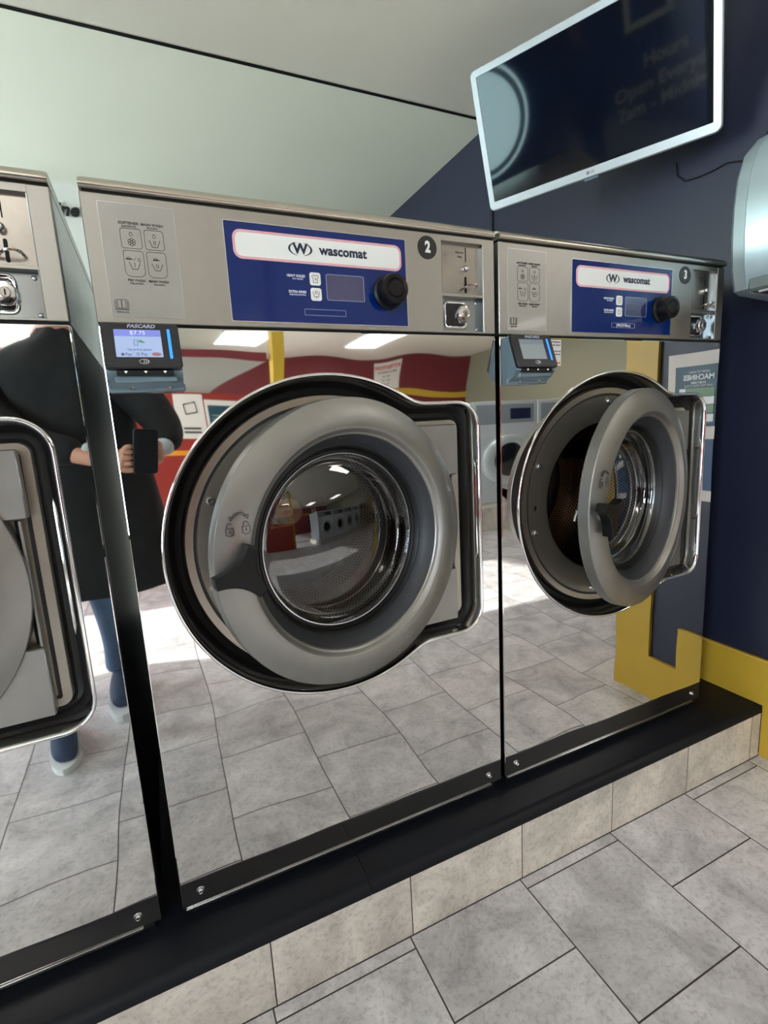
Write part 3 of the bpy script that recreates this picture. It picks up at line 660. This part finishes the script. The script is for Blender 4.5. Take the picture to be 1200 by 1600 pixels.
# navy board added outside the pane nearest the washers to darken the television reflection
tag(MB().box((XL-.20, -1.75, FZ), (XL-.185, 1.05, CZ)).build('backing_board', mat('board_navy', (44, 84, 150), .6)), 'navy board added behind the storefront window with the lettering to darken its reflection', 'board')
m = MB(); disc(m, (0, 0), .50, -.006, 0, 64); m.v = [(XL-.183-y, .40+x, 1.30+z) for x, y, z in m.v]
tag(m.build('round_sign', mat('sign_pale', (190, 220, 225), .5, emit=3.2)), 'round pale backlit sign on the storefront, mirrored at the left of the television', 'sign')
m = MB(); frame2(m, [(.47*cos(2*pi*i/48), .47*sin(2*pi*i/48)) for i in range(48)], [(.42*cos(2*pi*i/48), .42*sin(2*pi*i/48)) for i in range(48)], -.008, -.005); m.v = [(XL-.170+y*0-y, .40+x, 1.30+z) for x, y, z in m.v]
m.build('sign_ring', mat('sign_blue', (60, 130, 160), .5), bpy.data.objects['round_sign'])
# framed notice on the storefront
m = MB(); q = rrect(-.20, .20, -.22, .22, .01); frame2(m, q, inset(q, .05), -.012, 0); m.v = [(XL-.09-y, -1.20+x, 1.62+z) for x, y, z in m.v]
tag(m.build('picture_frame', M_white), 'white square frame above the opening hours on the storefront, mirrored in the television', 'frame')
# window lettering facing the street
m = MB()
for s, z in (('Hours', 1.36), ('Open Everyday', 1.18), ('7am - Midnight', 1.02)):
    text_mb(m, s, .15, (XL-.084, -1.32, z-.22), (0, -1, 0), (0, 0, 1), bold=.02, ext=.001)
tag(m.build('window_lettering', mat('letter_white', (235, 235, 235), .5)), 'white opening hours lettering on the storefront window, seen mirrored in the screen', 'lettering')
# far wall, red half wall, side wall
bx('wall_front', (XL-.2, YF-.15, FZ), (XR2+.2, YF, CZ), M_maroon)
struct(MB().box((3.0, YF, 1.50), (XR2, YF+.02, 1.62)).build('trim_5', M_yel))
bx('wall_side', (XR2, YF, FZ), (XR2+.15, -.25, CZ), mat('side_wall_olive', (124, 120, 98), .6))
bx('wall_partition', (-1.6, -3.42, FZ), (.99, -3.30, 1.16), M_red)
struct(MB().box((-1.6, -8.5, 1.44), (.97, -3.43, 1.50)).build('ceiling_canopy', mat('canopy_paint', (132, 134, 122), .6))); struct(MB().box((-1.6, -3.4299, 1.435), (.97, -3.40, 1.505)).build('trim_8', M_maroon))
struct(MB().box((-1.6, -3.305, .70), (.99, -3.295, .74)).build('trim_6', M_orange))
# yellow pillar seen in the reflections
bx('pillar', (.992, -3.44, FZ), (1.075, -3.32, CZ), M_yel)
# posters
def poster(x0, x1, z0_, z1_, y, label, kind):
    T = thing('poster', label, 'poster', (x0, y, z0_))
    w, h = x1-x0, z1_-z0_
    MB().box((0, -.001, 0), (w, .004, h)).build('sheet', M_paper, T)
    if kind == 'notice':
        m = MB(); text_mb(m, 'ATTENTION!', h*.17, (w/2, .006, h*.82), (-1, 0, 0), (0, 0, 1), bold=.03, sx=w/h*.95); m.build('heading', mat('notice_red', (200, 40, 50), .5), T)
        m = MB()
        for k, s in enumerate(('SMALL WASHER PRICE', 'Cold   4.50', 'Warm   4.75', 'Hot   5.00')): text_mb(m, s, h*.085, (w/2, .006, h*(.66-.15*k)), (-1, 0, 0), (0, 0, 1), bold=.02)
        m.build('notice_text', M_ink, T)
    elif kind == 'dark':
        MB().box((w*.1, .004, h*.1), (w*.9, .006, h*.9)).build('dark_panel', M_teal, T)
        m = MB()
        for k in range(7): m.box((w*.2, .006, h*(.2+.08*k)), (w*(.8-.1*(k % 3)), .0065, h*(.235+.08*k)))
        m.build('printed_lines', M_green, T)
    else:
        m = MB()
        for k in (.14, .24): m.box((w*.2, .004, h*k), (w*.8, .0055, h*(k+.05)))
        line_ = [(w*.3, h*.8), (w*.7, h*.85), (w*.75, h*.65), (w*.35, h*.6)]
        for a, b in zip(line_, line_[1:]+line_[:1]): tube(m, [(a[0], .005, a[1]), (b[0], .005, b[1])], .004, 5)
        m.build('drawing', M_ink, T)
    return T
poster(.22, .46, .84, 1.15, -3.2992, 'white poster with a line drawing on the red partition, left one in the reflection', 'draw')
poster(.47, .70, .80, 1.12, -3.2992, 'white-edged poster with dark printed panel on the red partition', 'dark')
poster(.72, .95, .80, 1.12, -3.2992, 'white-edged dark poster on the red partition, nearest the yellow pillar', 'dark')
poster(4.36, 4.93, 1.63, 2.12, YF+.0012, 'white notice headed in red capitals on the far maroon wall', 'notice')
# info poster on the right wall
T = thing('info_poster', 'teal instruction poster about machines on the navy wall, mirrored in the washer numbered 3', 'poster', (RX, 0, 0))
def wq(m, y0_, y1_, a, b, h): m.box((-h, y0_, a), (0, y1_, b))
m = MB(); wq(m, -.262, -.100, .565, 1.025, .003); m.build('sheet', M_paper, T)
m = MB(); wq(m, -.240, -.100, .800, .985, .005); m.build('teal_panel', M_teal, T)
m = MB(); wq(m, -.240, -.100, .600, .760, .005); m.build('blue_panel', M_pblue, T)
m = MB(); wq(m, -.205, -.105, .893, .918, .007); wq(m, -.190, -.105, .842, .866, .007); m.build('green_box', M_green, T)
m = MB(); wq(m, -.225, -.205, .893, .918, .007); wq(m, -.175, -.105, .868, .891, .007); wq(m, -.140, -.105, .815, .838, .007)
text_mb(m, 'HOW TO WASH', .010, (-.0062, -.158, .966), (0, -1, 0), (0, 0, 1)); text_mb(m, 'MACHINES', .022, (-.0062, -.160, .950), (0, -1, 0), (0, 0, 1), bold=.03)
text_mb(m, 'START HERE', .010, (-.0062, -.160, .934), (0, -1, 0), (0, 0, 1), bold=.02); text_mb(m, 'AND PICK YOUR CYCLE', .009, (-.0062, -.160, .925), (0, -1, 0), (0, 0, 1)); m.build('poster_text', M_white, T)

# ------------------------------------------------------------------ television
s_ = .915; C0 = Vector((.0548, -.878, .8585))
tc = C0+(Vector((1.438, .469, 1.849))-C0)*s_; tw = .74*s_; th_ = tw*.587
T = thing('television', 'flat television with silver-white bezel tilted down on the navy wall', 'television', tuple(tc))
Rm = Matrix.Rotation(-1.094, 3, 'Z') @ Matrix.Rotation(.323, 3, 'X') @ Matrix.Rotation(-.016, 3, 'Y')
T.rotation_euler = Rm.to_euler()
o = rrect(-tw/2, tw/2, -th_/2, th_/2, .018, 8); bz = .021
i_ = rrect(-tw/2+bz, tw/2-bz, -th_/2+bz*1.25, th_/2-bz, .002, 8)
m = MB(); m.loft([at(o, .020), at(o, .004), at(inset(o, .003), 0), at(inset(i_, -.001), 0), at(i_, .002)], True); m.build('bezel', mat('bezel_silver', (196, 204, 206), .3, .3, coat=.2), T, 30)
m = MB(); slab(m, i_, .0018, .01); m.build('screen', mat('screen_black', (6, 8, 14), .035, 0, coat=1, spec=1), T)
m = MB(); q = inset(o, .004); m.loft([at(q, .019), at(inset(q, .02), .030), at(rrect(-tw*.34, tw*.34, -th_*.42, th_*.25, .02, 8), .050)], True, False, True); m.build('back_shell', mat('tv_back', (52, 54, 60), .5), T)
m = MB(); text_mb(m, 'LG', .009, (.006, -.0006, -th_/2+bz*.62), bold=.02); lathe(m, [(.0001, -.0006), (.0046, -.0006)], (-.007, -th_/2+bz*.62), 20); m.build('tv_logo', mat('logo_grey', (120, 105, 110), .4), T)
m = MB(); m.box((-.022, .006, -th_/2-.007), (.022, .018, -th_/2+.001), .002); m.build('sensor_bump', M_acr, T)
T = thing('wall_bracket', 'dark folding arm bracket behind the television', 'bracket', (0, 0, 0))
bk = tc+Rm@Vector((0, .052, 0))
m = MB(); wp = Vector((RX-.004, bk.y+.03, bk.z+.02)); tube(m, [tuple(bk), tuple((bk+wp)/2+Vector((0, .02, 0))), tuple(wp)], .014, 10); m.build('arm', M_wframe, T)
m = MB(); m.box((RX-.012, wp.y-.05, wp.z-.10), (RX-.0005, wp.y+.05, wp.z+.10), .003); m.build('wall_plate', M_wframe, T)
# wires
m = MB(); tube(m, [(RX-.003, .268, 1.60), (RX-.004, .262, 1.56), (RX-.004, .235, 1.535), (RX-.004, .19, 1.528), (RX-.004, .15, 1.527), (RX-.004, .11, 1.53), (RX-.004, .03, 1.50)], .0022, 6)
tag(m.build('cable', M_black), 'thin black cable sagging across the navy wall below the television', 'cable')
m = MB(); tube(m, [(RX-.003, .022, 1.50), (RX-.003, .012, 1.56), (RX-.003, -.005, 1.64), (RX-.003, -.03, 1.80), (RX-.003, -.05, CZ-.002)], .0016, 6)
tag(m.build('cable', M_black), 'thin cable rising up the wall from the towel dispenser', 'cable')
# towel dispenser
T = thing('towel_dispenser', 'silver paper towel dispenser on the navy wall at the right edge', 'dispenser', (RX, 0, 0))
prof = [(-.001, 1.122), (-.165, 1.130), (-.192, 1.138), (-.206, 1.185), (-.214, 1.26), (-.215, 1.33), (-.205, 1.40), (-.182, 1.455), (-.140, 1.492), (-.08, 1.510), (-.001, 1.512)]
def dsec(y, k, kz=1.0): return [(px*k, y, 1.32+(pz-1.32)*kz) for px, pz in prof]
m = MB(); m.loft([dsec(-.030, .86, .97), dsec(-.034, .93, .985), dsec(-.044, .975, .995), dsec(-.072, .995, 1), dsec(-.0725, .988, .998), dsec(-.0745, .988, .998), dsec(-.075, .997, 1), dsec(-.300, .997, 1), dsec(-.335, .97, .99), dsec(-.342, .9, .97)], True, True, True)
m.build('cover', mat('dispenser_silver', (176, 194, 198), .33, .55, noise=(5, .1), coat=.2), T, 30)
m = MB(); m.box((-.1990, -.300, 1.1290), (-.150, -.078, 1.163), .006); m.build('towel_mouth', mat('dispenser_grey', (118, 130, 126), .3, .4), T)
m = MB(); m.box((-.1935, -.315, 1.1225), (-.120, -.10, 1.1300), .002); m.build('tear_bar', M_edge, T)

# ------------------------------------------------------------------ washers of the facing row (seen only mirrored)
def facing(x, label):
    T = thing('washing_machine', label, 'washing machine', (x, -3.05, 0), pi, 'facing row of washers')
    m = MB(); m.box((0, 0, 0), (.80, .8, 1.06), .006); m.build('cabinet', mat('facing_steel', (214, 222, 226), .3, .3), T)
    m = MB(); lathe(m, [(.27, .002), (.27, -.02), (.25, -.035), (.19, -.04), (.17, -.03), (.165, 0)], (.4, .44), 64); d = m.build('door', mat('facing_ring', (214, 222, 224), .25, .4), T)
    m = MB(); lathe(m, [(.17, -.02), (.12, -.035), (.0002, -.045)], (.4, .44), 48); m.build('door_glass', mat('facing_glass', (20, 22, 26), .05, coat=1), d)
    m = MB(); m.box((.04, -.006, .84), (.76, .002, 1.03), .002); m.build('control_panel', mat('facing_panel', (150, 160, 168), .4, .3), T)
    m = MB(); m.box((.10, -.010, .88), (.40, -.004, .99), .002); m.build('display', M_navy, T)
    return T
for k in range(5):
    facing(2.75+.82*k, 'pale steel washer of the facing row, '+('at the end nearest the red partition', 'second from the red partition', 'middle one of five', 'fourth from the red partition', 'at the end farthest from the red partition')[k])
bx('trim_7', (1.93, -3.95, FZ), (6.2, -2.90, -.001), M_riser)

# ------------------------------------------------------------------ lamps
def lampfix(x, y, w, d, z, power, label, col=(1, .98, .95)):
    T = thing('ceiling_light', label, 'ceiling light', (x, y, z))
    m = MB(); frame2xy = [(-w/2, -d/2), (w/2, -d/2), (w/2, d/2), (-w/2, d/2)]
    for a, b in (((-w/2, -d/2), (w/2, -d/2+.03)), ((-w/2, d/2-.03), (w/2, d/2)), ((-w/2, -d/2), (-w/2+.03, d/2)), ((w/2-.03, -d/2), (w/2, d/2))): m.box((a[0], a[1], -.012), (b[0], b[1], -.0005), .002)
    m.build('frame', M_white, T)
    mt = mat('diffuser_%d' % power, tuple(int(255*c) for c in col), .5, emit=power)
    MB().box((-w/2+.03, -d/2+.03, -.008), (w/2-.03, d/2-.03, -.0008)).build('diffuser', mt, T)
    return T
for x, y in ((1.4, -6.6), (3.6, -6.9), (5.2, -5.2), (-1.2, -6.8)):
    lampfix(x, y, .6, 1.2, CZ, 7, {(1.4, -6.6): 'ceiling light panel above the red partition end', (3.6, -6.9): 'ceiling light panel nearest the maroon wall notice', (5.2, -5.2): 'ceiling light panel at the far right corner', (-1.2, -6.8): 'ceiling light panel at the far left corner'}[(x, y)])
lampfix(2.9, -1.7, 1.2, .6, CZ, 7, 'ceiling light panel over the aisle beside the wall end')
lampfix(-.9, -2.3, 1.2, .6, CZ, 8, 'ceiling light panel over the aisle behind the photographer')

# world and sun
w = bpy.data.worlds.new('World'); SC.world = w; w.use_nodes = True
bg = w.node_tree.nodes['Background']; bg.inputs['Color'].default_value = (.80, .90, 1, 1); bg.inputs['Strength'].default_value = 19.0
sun = bpy.data.lights.new('sun', 'SUN'); sun.energy = 15; sun.angle = .009; sun.color = (1, .96, .90)
so = link('sun', sun); so.rotation_euler = Vector((.9, .12, -.37)).to_track_quat('-Z', 'Y').to_euler()
for a, b in WIN[:4]+[(BY+.06, 2.30)]:
    pl = bpy.data.lights.new('window_portal', 'AREA'); pl.shape = 'RECTANGLE'; pl.size = b-a; pl.size_y = z1-z0; pl.cycles.is_portal = True
    po = link('window_portal', pl, None, (XL-.04, (a+b)/2, (z0+z1)/2)); po.rotation_euler = (pi/2, 0, -pi/2)

# ------------------------------------------------------------------ camera
cd = bpy.data.cameras.new('camera'); cd.sensor_fit = 'VERTICAL'; cd.sensor_height = 24; cd.lens = 778.74/1600*24; cd.clip_start = .004; cd.clip_end = 60
co = link('camera', cd, None, (.0548, -.878, .8585)); co.rotation_euler = (1.397, .0535, -.4301); SC.camera = co

# ------------------------------------------------------------------ photographer
def skin(name, verts, edges, rad, m_, parent, sub=2, root=0):
    me = bpy.data.meshes.new(name); me.from_pydata(verts, edges, []); o = bpy.data.objects.new(name, me); COL.objects.link(o)
    md = o.modifiers.new('s', 'SKIN'); sv = me.skin_vertices[0].data
    for i, r in enumerate(rad): sv[i].radius = r if isinstance(r, tuple) else (r, r); sv[i].use_root = (i == root)
    sb = o.modifiers.new('u', 'SUBSURF'); sb.levels = sub; sb.render_levels = sub
    bpy.context.view_layer.update()
    dg = bpy.context.evaluated_depsgraph_get(); me2 = bpy.data.meshes.new_from_object(o.evaluated_get(dg))
    bpy.data.objects.remove(o); me2.materials.clear(); me2.materials.append(m_); me2.name = name
    for p in me2.polygons: p.use_smooth = True
    return link(name, me2, parent)
class G:
    def __init__(s): s.v = []; s.e = []; s.r = []
    def ch(s, pts, rs, start=None):
        prev = start
        for p, r in zip(pts, rs):
            s.v.append(tuple(p)); s.r.append(r)
            if prev is not None: s.e.append((prev, len(s.v)-1))
            prev = len(s.v)-1
        return prev
T = thing('person', 'person in long black coat, jeans and sneakers holding up a phone before the washers', 'person', (-.27, -1.27, FZ))
TV_ = Vector((-.27, -1.27, FZ))
def L3(*p): return tuple(Vector(p)-TV_)
M_skin = mat('skin', (206, 150, 124), .5); M_coat = mat('coat_black', (16, 17, 20), .8, noise=(20, .2)); M_jean = mat('denim', (88, 112, 142), .85, noise=(30, .25)); M_cuff = mat('cuff_white', (200, 205, 212), .8)
M_shoe = mat('sneaker_navy', (40, 56, 84), .7); M_sole = mat('sole_white', (215, 218, 220), .5); M_hair = mat('hair_brown', (34, 24, 18), .7)
# frame of the phone
Rc = co.rotation_euler.to_matrix(); cx_, cy_, cz_ = Rc.col[0], Rc.col[1], Rc.col[2]; cp_ = Vector((.0548, -.878, .8585))
pc = cp_+cz_*.013-cy_*.050-cx_*.020     # phone centre, just behind the lens
def PH(a, b, c): return tuple(pc+cx_*a+cy_*b+cz_*c-TV_)
g = G()
pel = g.ch([L3(-.27, -1.30, .66)], [(.13, .11)])
ch_ = g.ch([L3(-.265, -1.31, .80), L3(-.25, -1.30, .95), L3(-.235, -1.27, 1.10)], [(.12, .10), (.13, .10), (.14, .10)], pel)
nk = g.ch([L3(-.225, -1.25, 1.20), L3(-.220, -1.225, 1.255)], [(.07, .07), .050], ch_)
hd = g.ch([L3(-.215, -1.21, 1.30), L3(-.212, -1.20, 1.36), L3(-.212, -1.205, 1.42), L3(-.214, -1.215, 1.455)], [(.062, .072), (.075, .090), (.070, .085), .035], nk)
g.ch([L3(-.205, -1.105, 1.335), L3(-.204, -1.090, 1.330)], [.016, .009], nk+2)
# right arm up to the phone
sR = g.ch([L3(-.08, -1.26, 1.13), L3(.02, -1.22, 1.03), L3(.10, -1.16, .90)], [.055, .045, .036], ch_)
wr = g.ch([L3(.075, -1.06, .83), PH(.045, -.045, .075)], [.030, .023], sR)
pm = g.ch([PH(.050, -.030, .050), PH(.052, -.015, .034)], [.024, .022], wr)
for k, dz in enumerate((-.028, -.008, .012, .030)):
    l = (.9, 1.0, 1.0, .85)[k]
    g.ch([PH(.052, dz-.01, .020), PH(.047, dz-.004, .0085), PH(.047-.016*l, dz, .0130)], [.0095, .0085, .0070], pm)
g.ch([PH(.044, -.050, .030), PH(.020, -.052, .020)], [.011, .0085], wr)
# left arm, hand steadying the phone
sL = g.ch([L3(-.39, -1.26, 1.12), L3(-.43, -1.20, 1.00), L3(-.36, -1.08, .86)], [.055, .045, .036], ch_)
wl = g.ch([L3(-.22, -1.00, .82), PH(-.085, -.050, .070)], [.030, .023], sL)
pl_ = g.ch([PH(-.060, -.040, .045), PH(-.050, -.030, .032)], [.024, .021], wl)
for k, dz in enumerate((-.045, -.026, -.008, .010)):
    g.ch([PH(-.052, dz, .018), PH(-.046, dz+.003, .0085), PH(-.032, dz+.004, .0130)], [.0095, .0085, .0070], pl_)
g.ch([PH(-.050, -.066, .030), PH(-.025, -.064, .020)], [.011, .0085], wl)
# legs
g.ch([L3(-.19, -1.31, .60), L3(-.17, -1.30, .25), L3(-.18, -1.36, -.10), L3(-.175, -1.29, -.155)], [.085, .060, .038, .032], pel)
g.ch([L3(-.35, -1.27, .60), L3(-.35, -1.17, .26), L3(-.34, -1.10, -.10), L3(-.335, -1.03, -.155)], [.085, .060, .038, .032], pel)
body = skin('body', g.v, g.e, g.r, M_skin, T)
m = MB(); rings = []
for cx, cy, z, rx, ry in ((-.24, -1.26, .30, .30, .15), (-.24, -1.26, .295, .325, .175), (-.24, -1.265, .40, .320, .175), (-.245, -1.28, .60, .300, .165), (-.255, -1.30, .80, .270, .155), (-.255, -1.31, .95, .250, .150), (-.245, -1.29, 1.06, .235, .140), (-.238, -1.275, 1.13, .205, .125), (-.230, -1.262, 1.18, .140, .100), (-.226, -1.25, 1.21, .080, .078), (-.222, -1.245, 1.235, .064, .066), (-.222, -1.245, 1.230, .050, .054)):
    rings.append([L3(cx+rx*(1+.03*sin(5*t))*cos(t), cy+ry*(1+.04*sin(7*t+z*6))*sin(t), z) for t in [2*pi*i/48 for i in range(48)]])
coat = m.loft(rings, True, True, False).build('coat', M_coat, T, 70)
g = G(); g.ch([L3(-.10, -1.27, 1.12), L3(-.04, -1.25, 1.08), L3(.03, -1.21, 1.00), L3(.10, -1.15, .90), L3(.095, -1.09, .855), L3(.084, -1.03, .825)], [.075, .085, .078, .070, .058, .050]); skin('sleeve', g.v, g.e, g.r, M_coat, coat)
g = G(); g.ch([L3(-.38, -1.27, 1.12), L3(-.43, -1.24, 1.06), L3(-.44, -1.19, .98), L3(-.37, -1.09, .87), L3(-.27, -1.02, .835), L3(-.165, -.985, .818)], [.075, .085, .078, .070, .058, .046]); skin('sleeve', g.v, g.e, g.r, M_coat, coat)
for nm, pts in (('cuff', [L3(.086, -1.050, .830), L3(.072, -.992, .812)]), ('cuff', [L3(-.170, -.985, .818), L3(-.115, -.972, .814)])):
    g = G(); g.ch(pts, [.040, .037]); skin(nm, g.v, g.e, g.r, M_cuff, T)
g = G(); a = g.ch([L3(-.27, -1.30, .62)], [(.16, .12)])
g.ch([L3(-.19, -1.31, .50), L3(-.17, -1.30, .25), L3(-.18, -1.36, -.05), L3(-.18, -1.355, -.12)], [.10, .080, .062, .062], a); g.ch([L3(-.35, -1.27, .50), L3(-.35, -1.17, .26), L3(-.34, -1.10, -.05), L3(-.34, -1.095, -.12)], [.10, .080, .062, .062], a)
skin('jeans', g.v, g.e, g.r, M_jean, T)
for fx, fy in ((-.18, -1.36), (-.34, -1.10)):
    g = G(); a = g.ch([L3(fx, fy-.02, FZ+.065)], [(.040, .045)]); g.ch([L3(fx+.003, fy+.07, FZ+.055), L3(fx+.008, fy+.15, FZ+.042), L3(fx+.010, fy+.20, FZ+.036)], [(.044, .040), (.044, .030), (.032, .022)], a)
    sh = skin('sneaker', g.v, g.e, g.r, M_shoe, T)
    q = [(fx+.045*cos(2*pi*i/24)*(1.08 if sin(2*pi*i/24) > 0 else .85)+.005, fy+.085+.150*sin(2*pi*i/24)) for i in range(24)]
    m = MB(); m.loft([[L3(x, y, FZ+.001) for x, y in q], [L3(x, y, FZ+.024) for x, y in q]], True, True, True); m.build('sole', M_sole, sh)
g = G(); g.ch([L3(-.222, -1.285, 1.29), L3(-.218, -1.285, 1.36), L3(-.214, -1.25, 1.435), L3(-.212, -1.18, 1.455)], [(.075, .05), (.085, .06), (.080, .05), (.055, .03)]); skin('hair', g.v, g.e, g.r, M_hair, T)
# phone
P = thing('phone', 'dark phone held up by the person in the black coat', 'phone', tuple(pc)); P.rotation_euler = co.rotation_euler
m = MB(); q = rrect(-.037, .037, -.074, .074, .010); m.loft([[(x, y, -.004) for x, y in inset(q, .001)], [(x, y, -.003) for x, y in q], [(x, y, .003) for x, y in q], [(x, y, .004) for x, y in inset(q, .001)]], True, True, True); m.build('shell', mat('phone_shell', (40, 44, 52), .3, .4), P)
